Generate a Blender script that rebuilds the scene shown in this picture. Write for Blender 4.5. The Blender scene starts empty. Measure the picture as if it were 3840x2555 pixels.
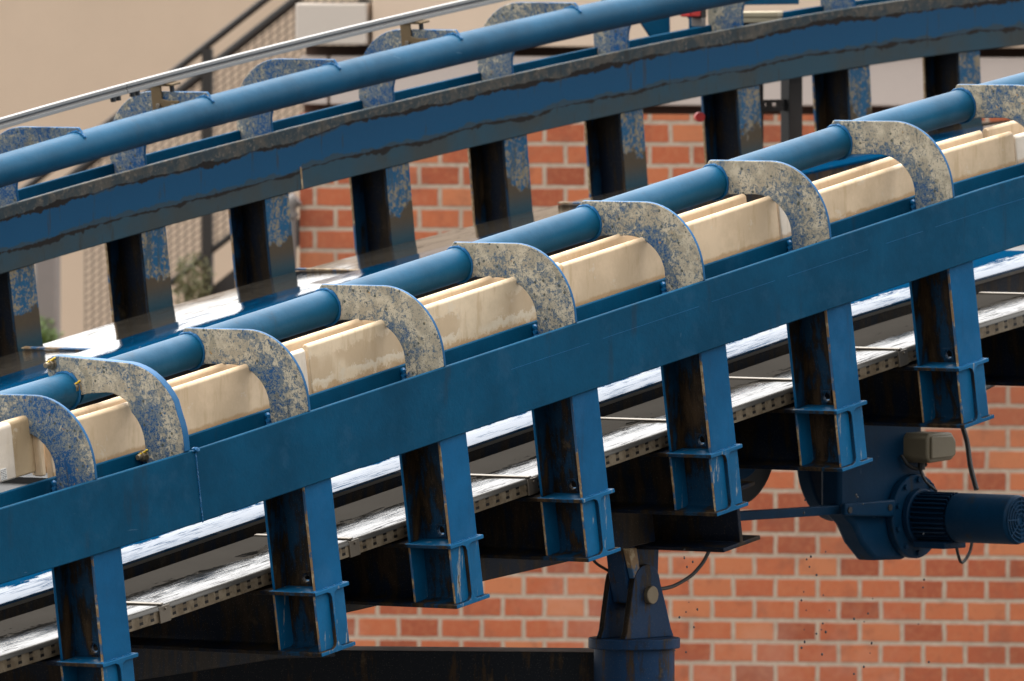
import bpy, bmesh, math, random
import numpy as np
from mathutils import Vector, Matrix
R = math.radians
SC = bpy.context.scene
COL = SC.collection
random.seed(7)

# ------------------------------------------------------------------ camera, world, sun, exposure
cam = bpy.data.objects.new('camera', bpy.data.cameras.new('camera'))
COL.objects.link(cam); SC.camera = cam
rt = Vector((0.607387794, -0.794405481, 0.0)); up = Vector((0.0279485, 0.02136891, 0.99938093)); fw = Vector((0.79391369, 0.60701178, -0.03518165))
CAMLOC = Vector((-48.51392296, -36.6736982, 2.37363126))
m = Matrix((rt, up, -fw)).transposed().to_4x4(); m.translation = CAMLOC
cam.matrix_world = m
cam.data.sensor_width = 36.0; cam.data.lens = 468.75
cam.data.clip_start = 1.0; cam.data.clip_end = 3000
cam.data.dof.use_dof = True; cam.data.dof.focus_distance = 60.3; cam.data.dof.aperture_fstop = 5.8

SUN_EL, SUN_AZ = R(70), R(55)          # azimuth measured from +X towards +Y of where the sun stands
w = bpy.data.worlds.new('World'); SC.world = w; w.use_nodes = True
wn = w.node_tree.nodes; wl = w.node_tree.links
bg = wn['Background']; bg.inputs['Strength'].default_value = 0.15
sky = wn.new('ShaderNodeTexSky'); sky.sky_type = 'NISHITA'; sky.sun_disc = False
sky.sun_elevation = SUN_EL; sky.sun_rotation = R(90) - SUN_AZ
sky.air_density = 1.0; sky.dust_density = 7.0; sky.ozone_density = 0.5
hs = wn.new('ShaderNodeHueSaturation'); hs.inputs['Saturation'].default_value = .18     # overcast: the cloud layer takes the blue out
wl.new(sky.outputs['Color'], hs.inputs['Color']); wl.new(hs.outputs['Color'], bg.inputs['Color'])
sun = bpy.data.objects.new('sun', bpy.data.lights.new('sun', 'SUN')); COL.objects.link(sun)
sun.data.energy = 1.5; sun.data.angle = R(165); sun.data.color = (1.0, 0.95, 0.88)
sd = Vector((math.cos(SUN_EL) * math.cos(SUN_AZ), math.cos(SUN_EL) * math.sin(SUN_AZ), math.sin(SUN_EL)))
sun.rotation_euler = sd.to_track_quat('Z', 'Y').to_euler()
SC.view_settings.view_transform = 'Standard'; SC.view_settings.look = 'None'
SC.view_settings.exposure = 1.3; SC.view_settings.gamma = 1.0

# ------------------------------------------------------------------ material helper
class G:
    def __init__(s, name):
        s.m = bpy.data.materials.new(name); s.m.use_nodes = True
        s.t = s.m.node_tree; s.b = s.t.nodes['Principled BSDF']
    def n(s, k, **kw):
        x = s.t.nodes.new(k)
        for a, v in kw.items(): setattr(x, a, v)
        return x
    def lk(s, a, b): s.t.links.new(a, b)
    def put(s, sock, v):
        if isinstance(v, bpy.types.NodeSocket): s.lk(v, sock)
        elif isinstance(v, tuple) and len(v) == 3 and sock.type == 'RGBA': sock.default_value = v + (1,)
        else: sock.default_value = v
    def pos(s): return s.n('ShaderNodeNewGeometry').outputs['Position']
    def obj(s): return s.n('ShaderNodeTexCoord').outputs['Object']
    def uv(s): return s.n('ShaderNodeUVMap').outputs['UV']
    def sc(s, v, k):
        x = s.n('ShaderNodeVectorMath', operation='MULTIPLY'); s.lk(v, x.inputs[0]); x.inputs[1].default_value = k; return x.outputs[0]
    def sep(s, v):
        x = s.n('ShaderNodeSeparateXYZ'); s.lk(v, x.inputs[0]); return x.outputs
    def noise(s, v, scale, det=4, rough=.6, dist=0):
        x = s.n('ShaderNodeTexNoise'); s.lk(v, x.inputs['Vector']); x.inputs['Scale'].default_value = scale
        x.inputs['Detail'].default_value = det; x.inputs['Roughness'].default_value = rough; x.inputs['Distortion'].default_value = dist
        return x.outputs[0]
    def vor(s, v, scale, feat='F1'):
        x = s.n('ShaderNodeTexVoronoi', feature=feat); s.lk(v, x.inputs['Vector']); x.inputs['Scale'].default_value = scale; return x.outputs['Distance']
    def ma(s, op, a, b=0.0, c=None):
        x = s.n('ShaderNodeMath', operation=op); s.put(x.inputs[0], a); s.put(x.inputs[1], b)
        if c is not None: s.put(x.inputs[2], c)
        return x.outputs[0]
    def st(s, v, a, b):      # smooth step a..b -> 0..1 (a > b reverses)
        x = s.n('ShaderNodeMapRange', interpolation_type='SMOOTHSTEP'); s.put(x.inputs[0], v)
        if a < b: x.inputs[1].default_value = a; x.inputs[2].default_value = b
        else:
            x.inputs[1].default_value = b; x.inputs[2].default_value = a; x.inputs[3].default_value = 1; x.inputs[4].default_value = 0
        return x.outputs[0]
    def mix(s, f, a, b):
        x = s.n('ShaderNodeMix', data_type='RGBA'); s.put(x.inputs[0], f); s.put(x.inputs[6], a); s.put(x.inputs[7], b); return x.outputs[2]
    def out(s, col=None, rough=None, metal=None, bump=None, bs=.3, bd=.01, spec=None, coat=None):
        if col is not None: s.put(s.b.inputs['Base Color'], col)
        if rough is not None: s.put(s.b.inputs['Roughness'], rough)
        if metal is not None: s.put(s.b.inputs['Metallic'], metal)
        if spec is not None: s.put(s.b.inputs['Specular IOR Level'], spec)
        if coat is not None: s.put(s.b.inputs['Coat Weight'], coat); s.b.inputs['Coat Roughness'].default_value = .03
        if bump is not None:
            x = s.n('ShaderNodeBump'); x.inputs['Strength'].default_value = bs; x.inputs['Distance'].default_value = bd
            s.lk(bump, x.inputs['Height']); s.lk(x.outputs[0], s.b.inputs['Normal'])
        return s.m

CREAM = (.50, .41, .27); OLIVE = (.16, .14, .085); BLUE = (.006, .115, .30); BLACK = (.008, .006, .004); BROWN = (.05, .03, .014)

def m_blue(name, base, rough=.42, grime=.0, spec=.3, chalk=0.0):
    g = G(name); p = g.pos()
    lo = g.noise(p, 1.7, 6, .65); hi = g.noise(p, 90, 3, .7); fl = g.noise(p, 24, 5, .65)
    def k(f, o=0): return tuple(min(1, x * f + o) for x in base)
    c = g.mix(g.st(lo, .30, .70), k(1.12), k(.72))
    c = g.mix(g.ma('MULTIPLY', g.st(g.noise(p, 4.3, 6, .7), .52, .66), .35), c, k(1.05, .016))       # faded patches
    c = g.mix(g.ma('MULTIPLY', g.st(hi, .58, .74), .4), c, k(.5))
    stv = g.noise(g.sc(p, (9, 9, 1.6)), 1.0, 5, .65)
    c = g.mix(g.ma('MULTIPLY', g.st(stv, .58, .72), .28 + grime), c, (.022, .022, .018))            # runs of grime
    sx = g.noise(g.sc(p, (5, 5, 42)), 1.0, 3, .6, .6); sz = g.noise(g.sc(p, (60, 60, 7)), 1.0, 3, .6, .6)
    c = g.mix(g.ma('MULTIPLY', g.st(sx, .735, .76), .7), c, k(1.3, .07)); c = g.mix(g.ma('MULTIPLY', g.st(sz, .75, .77), .7), c, k(1.3, .09))
    c = g.mix(g.st(fl, .745, .76), c, k(.6, .05))
    if chalk:
        ck = g.noise(g.sc(p, (22, 22, 3.2)), 1.0, 6, .7)
        c = g.mix(g.ma('MULTIPLY', g.st(ck, .60 - chalk * .1, .66 - chalk * .1), .75), c, (.26, .27, .26))
        c = g.mix(g.st(ck, .675 - chalk * .1, .70 - chalk * .1), c, (.10, .065, .035))
    return g.out(c, g.ma('ADD', g.ma('MULTIPLY', lo, .25), rough - .12), bump=g.ma('ADD', hi, g.ma('MULTIPLY', fl, 2)), bs=.14, bd=.004, spec=spec)

def m_grime(name, k=.5, base=(.004, .06, .15), br=1.0):           # web faces: blue paint under black brown grime running down
    g = G(name); p = g.pos(); o = g.sep(g.obj())
    a = g.noise(g.sc(p, (14, 14, 2.2)), 1, 6, .65); b = g.noise(p, 5, 6, .7); c = g.noise(p, 60, 3, .6)
    f = g.st(g.ma('ADD', a, g.ma('MULTIPLY', b, .5)), .95 - k * .5, 1.05 - k * .45)
    col = g.mix(g.ma('MULTIPLY', c, .5), base, tuple(x * .5 for x in base))
    gr = g.mix(g.st(a, .48, .66), BLACK, tuple(x * br for x in BROWN))
    gr = g.mix(g.ma('MULTIPLY', g.st(b, .60, .70), .6), gr, tuple(x * br for x in (.11, .08, .045)))
    col = g.mix(f, col, gr)
    col = g.mix(g.st(g.vor(p, 110), .16, .10), col, (.11, .10, .08))
    return g.out(col, g.ma('ADD', .38, g.ma('MULTIPLY', b, .3)), bump=b, bs=.3, bd=.004, spec=.2)

def m_edge(name):                                         # raw plate edges with rust and old primer
    g = G(name); p = g.pos(); a = g.noise(p, 26, 5, .7); b = g.noise(p, 7, 4, .6)
    c = g.mix(g.st(a, .5, .6), (.24, .15, .07), (.42, .33, .20)); c = g.mix(g.st(b, .50, .57), c, (.02, .09, .2)); c = g.mix(g.st(a, .67, .72), c, BLACK)
    return g.out(c, .6, bump=a, bs=.4, bd=.003)

def m_speckle(name, blue_bias=.0):                        # scale spotted bracket faces, each bracket worn its own way
    g = G(name); o = g.obj(); rnd = g.n('ShaderNodeObjectInfo').outputs['Random']
    d = g.n('ShaderNodeVectorMath', operation='ADD'); g.lk(o, d.inputs[0]); cv = g.n('ShaderNodeCombineXYZ')
    for i_, f in enumerate((13, 37, 71)): g.lk(g.ma('MULTIPLY', rnd, float(f)), cv.inputs[i_])
    g.lk(cv.outputs[0], d.inputs[1]); p = d.outputs[0]
    e = g.sep(o); y = g.ma('ABSOLUTE', e[1])
    rad = g.ma('SQRT', g.ma('ADD', g.ma('POWER', g.ma('SUBTRACT', y, .36), 2.0), g.ma('POWER', g.ma('SUBTRACT', e[2], .30), 2.0)))
    inner = g.ma('MULTIPLY', g.st(rad, .33, .21), .075)
    big = g.noise(p, 4.2, 5, .6, .3); mid = g.noise(p, 38, 5, .66, 1.0); fine = g.noise(p, 105, 3, .68, 1.6); sp = g.vor(p, 20)
    bias = g.ma('ADD', g.ma('ADD', inner, blue_bias), g.ma('MULTIPLY', g.ma('SUBTRACT', rnd, .5), .07))
    lv = g.ma('ADD', g.ma('ADD', g.ma('MULTIPLY', big, .45), g.ma('MULTIPLY', mid, .65)), bias)
    c = g.mix(g.st(g.noise(p, 12, 4), .42, .6), (.36, .32, .24), (.52, .46, .345))
    c = g.mix(g.ma('MULTIPLY', g.st(lv, .575, .66), .75), c, (.085, .135, .175))
    c = g.mix(g.ma('MULTIPLY', g.st(g.ma('ADD', g.ma('MULTIPLY', fine, .9), g.ma('MULTIPLY', lv, .35)), .70, .735), .85), c, (.035, .07, .095))
    c = g.mix(g.st(g.ma('ADD', g.ma('MULTIPLY', fine, .55), g.ma('MULTIPLY', lv, .75)), .80, .84), c, (.006, .07, .20))
    ol = g.noise(p, 6.0, 5, .6)
    c = g.mix(g.ma('MULTIPLY', g.st(ol, .62, .66), .5), c, (.15, .14, .095))
    spot = g.ma('ADD', sp, g.ma('MULTIPLY', g.noise(p, 60, 3), .12))
    c = g.mix(g.ma('MULTIPLY', g.st(spot, .22, .18), .9), c, (.06, .07, .06))
    c = g.mix(g.st(g.noise(p, 34, 4, .65), .68, .71), c, (.42, .24, .08))
    run = g.noise(g.sc(p, (30, 30, 2.5)), 1, 4, .6)
    c = g.mix(g.ma('MULTIPLY', g.st(run, .66, .72), .6), c, (.05, .06, .06))
    return g.out(c, .62, bump=g.ma('ADD', mid, fine), bs=.3, bd=.003, spec=.2)

def m_cream(name, tone=(.56, .42, .27), stain=(.40, .27, .13), peel=0.0):
    g = G(name); p = g.pos(); a = g.noise(p, 3.1, 6, .65); b = g.noise(g.sc(p, (16, 16, 3)), 1, 5, .65); c = g.noise(p, 40, 4, .7)
    z = g.sep(g.uv())[1]
    col = g.mix(g.st(a, .40, .62), tone, tuple(min(.9, x * 1.16 + .02) for x in tone))
    col = g.mix(g.ma('MULTIPLY', g.st(b, .52, .68), .42), col, stain)
    ragged = g.ma('ADD', z, g.ma('MULTIPLY', g.ma('SUBTRACT', g.noise(p, 14, 6, .75), .5), .045 + peel * .115))
    col = g.mix(g.ma('MULTIPLY', g.st(ragged, .026, .010), .6), col, (.36, .20, .07))
    pm = g.ma('MULTIPLY', g.st(g.noise(p, 2.1, 3, .5), .40, .48), peel)
    col = g.mix(g.ma('MULTIPLY', g.ma('MULTIPLY', g.st(g.ma('ABSOLUTE', g.ma('SUBTRACT', ragged, .050)), .022, .004), .6), pm), col, (.66, .58, .45))
    col = g.mix(g.ma('MULTIPLY', g.ma('MULTIPLY', g.st(ragged, .06, .065), g.st(ragged, .17, .15)), g.ma('MULTIPLY', pm, .6)), col, (.44, .31, .18))
    col = g.mix(g.ma('MULTIPLY', g.st(g.noise(p, 9, 6, .75), .60, .64), .45), col, (.64, .56, .44))
    col = g.mix(g.st(c, .74, .78), col, (.17, .10, .05))
    return g.out(col, .55, bump=g.ma('ADD', b, c), bs=.15, bd=.004)

def m_wet(name, base, dry_lo, dry_hi, axis_noise=.05, dark_dry=None, ior=2.3, streak=.5):   # uv = (along, across): wet film up to a ragged line
    g = G(name); p = g.pos(); u = g.uv(); v = g.sep(u)
    st1 = g.noise(g.sc(u, (2.2, 9, 1)), 1, 5, .65, .6); st2 = g.noise(g.sc(u, (7, 46, 1)), 1, 4, .65, 1.2); st3 = g.noise(g.sc(u, (60, 16, 1)), 1, 3, .6, .8)
    rag = g.ma('ADD', v[1], g.ma('MULTIPLY', g.ma('SUBTRACT', st1, .5), axis_noise * 2.4))
    rag = g.ma('ADD', rag, g.ma('MULTIPLY', g.ma('SUBTRACT', g.ma('ADD', g.ma('MULTIPLY', st2, .6), g.ma('MULTIPLY', st3, .4)), .5), axis_noise * 1.6))
    wet = g.st(rag, dry_hi, dry_lo)
    lo = g.noise(p, 3, 5); hi = g.noise(p, 60, 3)
    c = g.mix(g.ma('MULTIPLY', lo, .6), base, tuple(x * .6 for x in base))
    c = g.mix(g.ma('MULTIPLY', g.st(hi, .6, .7), .25), c, (.06, .055, .045))
    if dark_dry: c = g.mix(wet, g.mix(lo, dark_dry, tuple(x * .75 for x in dark_dry)), c)
    st4 = g.noise(g.sc(u, (3.2, 60, 1)), 1, 3, .5, 2.2)
    gap = g.ma('MULTIPLY', g.st(st4, .52, .58), g.st(st1, .42, .60))
    film = g.ma('MULTIPLY', wet, g.ma('SUBTRACT', 1, g.ma('MULTIPLY', gap, streak)))
    h = g.ma('ADD', g.ma('MULTIPLY', st2, .8), g.ma('MULTIPLY', st1, 1.2))
    bp = g.n('ShaderNodeBump'); bp.inputs['Strength'].default_value = .16; bp.inputs['Distance'].default_value = .004
    g.lk(h, bp.inputs['Height'])
    m = g.out(c, g.ma('SUBTRACT', .65, g.ma('MULTIPLY', wet, .25)), spec=0.0)
    g.lk(bp.outputs[0], g.b.inputs['Coat Normal']); g.put(g.b.inputs['Coat Weight'], film)
    g.b.inputs['Coat Roughness'].default_value = .02; g.b.inputs['Coat IOR'].default_value = ior
    return m

def m_plain(name, col, rough=.6, metal=0, var=.5, nz=8):
    g = G(name); p = g.pos(); a = g.noise(p, nz, 5, .65); b = g.noise(p, 55, 3, .6)
    c = g.mix(g.ma('MULTIPLY', a, var), col, tuple(x * .5 for x in col)); c = g.mix(g.ma('MULTIPLY', g.st(b, .62, .72), var * .6), c, tuple(x * .45 for x in col))
    return g.out(c, rough, metal, bump=b, bs=.15, bd=.004)

def m_farbeam(name):                                      # blue flange crossed by ragged tar lines, dirty bands at its top and foot
    g = G(name); p = g.pos(); v = g.sep(g.uv()); a = g.noise(g.sc(p, (1.0, 1.0, 1.0)), 1.5, 9, .60); b = g.noise(p, 9, 6, .7); c = g.noise(p, 40, 4, .7)
    d = g.noise(g.sc(p, (1.3, 1.3, 1.3)), 1.2, 9, .6)
    y1 = g.ma('ADD', v[1], g.ma('MULTIPLY', g.ma('SUBTRACT', a, .5), .09)); y2 = g.ma('ADD', v[1], g.ma('MULTIPLY', g.ma('SUBTRACT', d, .5), .12))
    fr = g.ma('MULTIPLY', g.ma('SUBTRACT', b, .5), .055)
    blue = g.mix(g.ma('MULTIPLY', c, .4), (.0006, .064, .150), (.0006, .050, .120))
    top = g.mix(g.st(b, .42, .6), (.030, .048, .058), (.085, .080, .068)); top = g.mix(g.st(c, .56, .66), top, (.15, .13, .105))
    bot = g.mix(g.st(d, .42, .62), (.018, .060, .090), (.040, .050, .050)); bot = g.mix(g.ma('MULTIPLY', c, .4), bot, (.02, .04, .05))
    col = g.mix(g.ma('MULTIPLY', g.st(g.ma('ADD', y1, g.ma('MULTIPLY', fr, 1.6)), .242, .252), .7), blue, (.028, .050, .062))
    col = g.mix(g.st(g.ma('ADD', y1, g.ma('MULTIPLY', fr, .4)), .258, .262), col, top)
    col = g.mix(g.ma('MULTIPLY', g.st(g.ma('ADD', y2, g.ma('MULTIPLY', fr, 1.6)), .128, .116), .8), col, (.028, .050, .060))
    col = g.mix(g.st(y2, .100, .092), col, bot)
    dr = g.noise(g.sc(p, (18, 18, 2.5)), 1, 4, .65); col = g.mix(g.ma('MULTIPLY', g.st(dr, .60, .68), .55), col, (.03, .03, .026))
    wd = g.ma('ADD', .001, g.ma('MULTIPLY', g.ma('MULTIPLY', g.st(b, .30, .66), g.st(g.noise(p, 3.1, 5, .65), .36, .64)), .024))
    l1 = g.ma('LESS_THAN', g.ma('ABSOLUTE', g.ma('SUBTRACT', g.ma('ADD', y1, g.ma('MULTIPLY', fr, .35)), .256)), wd)
    l2 = g.ma('LESS_THAN', g.ma('ABSOLUTE', g.ma('SUBTRACT', g.ma('ADD', y2, g.ma('MULTIPLY', fr, .35)), .098)), g.ma('MULTIPLY', wd, .75))
    col = g.mix(l1, col, (.008, .006, .005)); col = g.mix(l2, col, (.008, .006, .005))
    col = g.mix(g.st(g.noise(p, 13, 5, .7), .73, .75), col, (.30, .22, .13))
    return g.out(col, .55, bump=c, bs=.15, bd=.004, spec=.18)

def m_farpost(name):                                      # spotted top, ragged brown, slate foot (local z down from the rail)
    g = G(name); p = g.pos(); z = g.sep(g.obj())[2]; b = g.noise(p, 8, 6, .68); c = g.noise(p, 45, 4, .7, .6)
    k = g.ma('ADD', z, g.ma('MULTIPLY', g.ma('SUBTRACT', g.noise(p, 5, 7, .66), .5), .42))
    topc = g.mix(g.st(g.ma('ADD', c, g.ma('MULTIPLY', b, .9)), .90, 1.08), (.005, .075, .165), (.24, .195, .125))
    low = g.mix(g.st(z, -.40, -.26), (.014, .055, .080), (.070, .052, .032)); low = g.mix(g.ma('MULTIPLY', c, .35), low, BLACK)
    dr = g.noise(g.sc(p, (26, 26, 3)), 1, 5, .65); topc = g.mix(g.ma('MULTIPLY', g.st(dr, .50, .64), .6), topc, (.045, .055, .05))
    col = g.mix(g.st(k, -.242, -.222), low, topc)
    return g.out(col, .5, bump=c, bs=.2, bd=.003, spec=.18)

def m_brick(name):
    g = G(name); u = g.uv(); p = g.pos()
    ds = g.n('ShaderNodeTexNoise'); g.lk(p, ds.inputs['Vector']); ds.inputs['Scale'].default_value = 14; ds.inputs['Detail'].default_value = 3
    off = g.n('ShaderNodeVectorMath', operation='SUBTRACT'); g.lk(ds.outputs['Color'], off.inputs[0]); off.inputs[1].default_value = (.5, .5, .5)
    add = g.n('ShaderNodeVectorMath', operation='MULTIPLY_ADD'); g.lk(off.outputs[0], add.inputs[0]); add.inputs[1].default_value = (.014, .011, 0); g.lk(u, add.inputs[2])
    t = g.n('ShaderNodeTexBrick'); g.lk(add.outputs[0], t.inputs['Vector'])
    t.offset = .5; t.offset_frequency = 2; t.inputs['Scale'].default_value = 1; t.inputs['Brick Width'].default_value = .2468; t.inputs['Row Height'].default_value = .1253
    t.inputs['Mortar Size'].default_value = .014; t.inputs['Mortar Smooth'].default_value = .25; t.inputs['Bias'].default_value = 0
    t.inputs['Color1'].default_value = (0, 0, 0, 1); t.inputs['Color2'].default_value = (1, 1, 1, 1); t.inputs['Mortar'].default_value = (.5, .5, .5, 1)
    r = g.n('ShaderNodeValToRGB'); g.lk(t.outputs['Color'], r.inputs[0]); e = r.color_ramp.elements
    e[0].position = 0; e[0].color = (.29, .068, .028, 1); e[1].position = 1; e[1].color = (.52, .18, .075, 1)
    for q, cc in ((.25, (.37, .088, .036, 1)), (.5, (.44, .112, .044, 1)), (.78, (.48, .135, .052, 1))):
        x = e.new(q); x.color = cc
    a = g.noise(p, 6, 5, .65); b = g.noise(p, 26, 5, .7)
    br = g.mix(g.ma('MULTIPLY', g.st(b, .42, .68), .4), r.outputs[0], (.48, .18, .08)); br = g.mix(g.ma('MULTIPLY', g.st(a, .52, .7), .45), br, (.22, .07, .04))
    big = g.noise(p, .9, 5, .65); ed = g.noise(p, 45, 4, .7)
    br = g.mix(g.ma('MULTIPLY', g.st(ed, .56, .72), .4), br, (.17, .06, .035))
    mo = g.mix(g.st(b, .4, .6), (.47, .37, .28), (.40, .31, .23))
    mo = g.mix(g.ma('MULTIPLY', g.st(a, .5, .68), .5), mo, (.33, .25, .185)); c = g.mix(t.outputs['Fac'], br, mo)
    c = g.mix(g.ma('MULTIPLY', g.st(big, .50, .68), .28), c, (.16, .09, .06)); c = g.mix(g.ma('MULTIPLY', g.st(big, .46, .32), .15), c, (.62, .44, .34))
    return g.out(c, .85, bump=g.ma('ADD', g.ma('MULTIPLY', t.outputs['Fac'], -1), g.ma('MULTIPLY', b, .2)), bs=.6, bd=.012)

def m_tray(name):                                         # galvanised side with two rows of punched slots; uv in metres (along, up)
    g = G(name); p = g.pos(); v = g.sep(g.uv()); a = g.noise(p, 7, 5, .7); b = g.noise(p, 40, 3)
    fx = g.ma('ABSOLUTE', g.ma('SUBTRACT', g.ma('FRACT', g.ma('DIVIDE', v[0], .077)), .5))
    def slot(cy, hw, hh): return g.ma('MULTIPLY', g.ma('LESS_THAN', fx, hw), g.ma('LESS_THAN', g.ma('ABSOLUTE', g.ma('SUBTRACT', v[1], cy)), hh))
    hole = g.ma('MAXIMUM', slot(.052, .17, .0085), slot(.020, .17, .0065))
    c = g.mix(g.st(a, .38, .62), (.115, .085, .05), (.21, .17, .115)); c = g.mix(g.ma('MULTIPLY', g.st(b, .55, .7), .5), c, (.06, .04, .02))
    streak = g.ma('MULTIPLY', g.ma('MULTIPLY', g.ma('LESS_THAN', fx, .15), g.ma('LESS_THAN', g.ma('ABSOLUTE', g.ma('SUBTRACT', v[1], .036)), .018)), .6)  # vertical shade at the slots, painted into the colour
    c = g.mix(streak, c, (.06, .042, .024)); c = g.mix(hole, c, (.004, .003, .002))
    return g.out(c, .5, .25, bump=g.ma('SUBTRACT', 1, hole), bs=.5, bd=.006)

M = {}
M['beam'] = m_blue('paint_rail', (.0003, .052, .112), .58, spec=.06)
M['tube'] = m_blue('paint_tube', (.0004, .066, .138), .45, spec=.17)
M['post'] = m_blue('paint_post', (.0022, .080, .195), .55, spec=.08)
M['foot'] = m_blue('paint_foot', (.0028, .092, .215), .5, spec=.10, chalk=.10)
M['rim'] = m_blue('paint_rim', (.002, .090, .225), .42, spec=.22)
M['web'] = m_grime('grime_web', .56, (.002, .036, .085))
M['webd'] = m_grime('grime_dark', .78, (.002, .018, .045), .7)
M['under'] = m_grime('grime_recess_shade', .55, (.0008, .006, .018), .45)  # grime taken near black: shade of the recesses below deck put into the colour
M['edge'] = m_edge('plate_edge')
M['spk'] = m_speckle('speckled', 0.05)
M['spkb'] = m_speckle('speckled_blue', .10)
M['cream'] = m_cream('cream_plastic')
M['cream_peel'] = m_cream('cream_peeling', (.58, .46, .31), (.42, .28, .14), 1.0)
M['cream2'] = m_cream('cream_light', (.60, .52, .42), (.50, .40, .28))
M['creamd'] = m_cream('cream_dirty', (.40, .29, .165), (.20, .12, .05))
M['deck'] = m_wet('wet_blue_deck', (.001, .034, .085), .21, .22, .08, None, 1.58, .85)
M['lid'] = m_wet('wet_grey_lid', (.010, .0095, .0085), .27, .276, .20, (.036, .033, .029), 1.62, .9)
M['lidfar'] = m_wet('wet_grey_lid_far', (.040, .035, .028), 3, 3.1, .03, None, 1.6, .7)
M['tray'] = m_tray('perforated_tray')
M['steel'] = m_plain('bare_steel', (.24, .21, .17), .38, .7)
M['lip'] = m_plain('lip_steel', (.10, .095, .085), .32, .4)
M['dark'] = m_plain('dark_steel', (.018, .018, .018), .5)
M['rubber'] = m_plain('rubber', (.008, .008, .008), .55)
M['belt'] = m_plain('conveyor_rubber', (.012, .012, .012), .4)
M['alu'] = m_plain('aluminium', (.30, .295, .285), .45, .4, .3)
M['alud'] = m_plain('aluminium_groove', (.13, .125, .12), .45, .4, .3)
M['bracket'] = m_plain('rusty_bracket', (.17, .115, .055), .6, .2)
M['yellow'] = m_plain('yellow_marker', (.75, .50, .02), .5)
M['bolt'] = m_plain('bolt_steel', (.26, .21, .14), .42, .6)
M['gear'] = m_blue('paint_gear', (.0012, .024, .060), .5, .55, spec=.10)
M['gearl'] = m_blue('paint_motor', (.0012, .020, .052), .5, .2, spec=.12)
M['pillar'] = m_grime('pillar_paint', .40, (.003, .030, .085), .9)
M['tie'] = m_grime('mottled_dark', .30, (.006, .010, .016), .8)
M['brick'] = m_brick('brickwork')
M['stucco'] = m_plain('stucco', (.58, .455, .335), .9, 0, .34, 1.6)
M['stucco2'] = m_plain('stucco_side', (.68, .53, .40), .9, 0, .22, 1.5)
M['conc'] = m_plain('concrete', (.55, .47, .42), .85, 0, .25, 3)
M['white'] = m_plain('white_render', (.58, .51, .44), .85, 0, .2, 3)
M['brown'] = m_plain('recess_shade_brown', (.085, .05, .035), .85, 0, .5, 3)  # shadow bands above and below the concrete, put into the colour
M['stair'] = m_plain('stair_steel', (.016, .014, .012), .6, 0, .4)
M['grey'] = m_plain('grey_steel', (.20, .18, .165), .6, 0, .3)
M['mesh'] = m_plain('mesh_wire', (.16, .135, .11), .6, .2, .2)
M['red'] = m_plain('red_plastic', (.60, .03, .025), .4, 0, .3)
M['box'] = m_plain('beige_box', (.42, .36, .24), .55, 0, .3)
M['boxd'] = m_plain('khaki_box', (.16, .135, .085), .55, 0, .35)
M['leaf'] = m_plain('leaf', (.10, .17, .03), .6, 0, .5, 20)
M['leafd'] = m_plain('leaf_dry', (.13, .13, .055), .7, 0, .5, 20)
M['label'] = m_plain('sticker', (.75, .73, .68), .5, 0, .1); M['ink'] = m_plain('ink', (.05, .05, .05), .6)
M['ground'] = m_plain('ground_gravel', (.07, .062, .055), .95, 0, .5, 2)
gd = G('droplet'); gd.out((.05, .06, .07), .03, 0); gd.b.inputs['Transmission Weight'].default_value = .3; M['drop'] = gd.m

# ------------------------------------------------------------------ geometry helpers
TH = 0.1717
T = Vector((math.cos(TH), 0, math.sin(TH))); L = Vector((0, 1, 0)); N = Vector((-math.sin(TH), 0, math.cos(TH)))
_ft = [1.9, 2.17, 3.21, 4.21, 5.206, 6.2, 7.2, 8.23, 9.22, 10.3]; _fn = [.077, .075, .058, .038, .001, -.042, -.096, -.160, -.240, -.352]
_pf = np.polyfit(_ft, _fn, 4); _pd = np.polyder(_pf)
def nf(t):
    if t < 1.9: return float(np.polyval(_pf, 1.9) + np.polyval(_pd, 1.9) * (t - 1.9))
    if t > 10.4: return float(np.polyval(_pf, 10.4) + np.polyval(_pd, 10.4) * (t - 10.4))
    return float(np.polyval(_pf, t))
def nn(t):
    if t < -2.85: return -.0177 * (t + 2.85)
    if t < 3.3: return 0.0
    return nf(t) - nf(3.3)
WT = 5.245
def frame(t, far):
    f = nf if far else nn
    s = (f(t + .05) - f(t - .05)) / .1
    return T * t + N * f(t), (T + N * s).normalized(), (N - T * s).normalized()
def P(t, l, n, far=False):
    o, d, k = frame(t, far); return o + L * l + k * n

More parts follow.
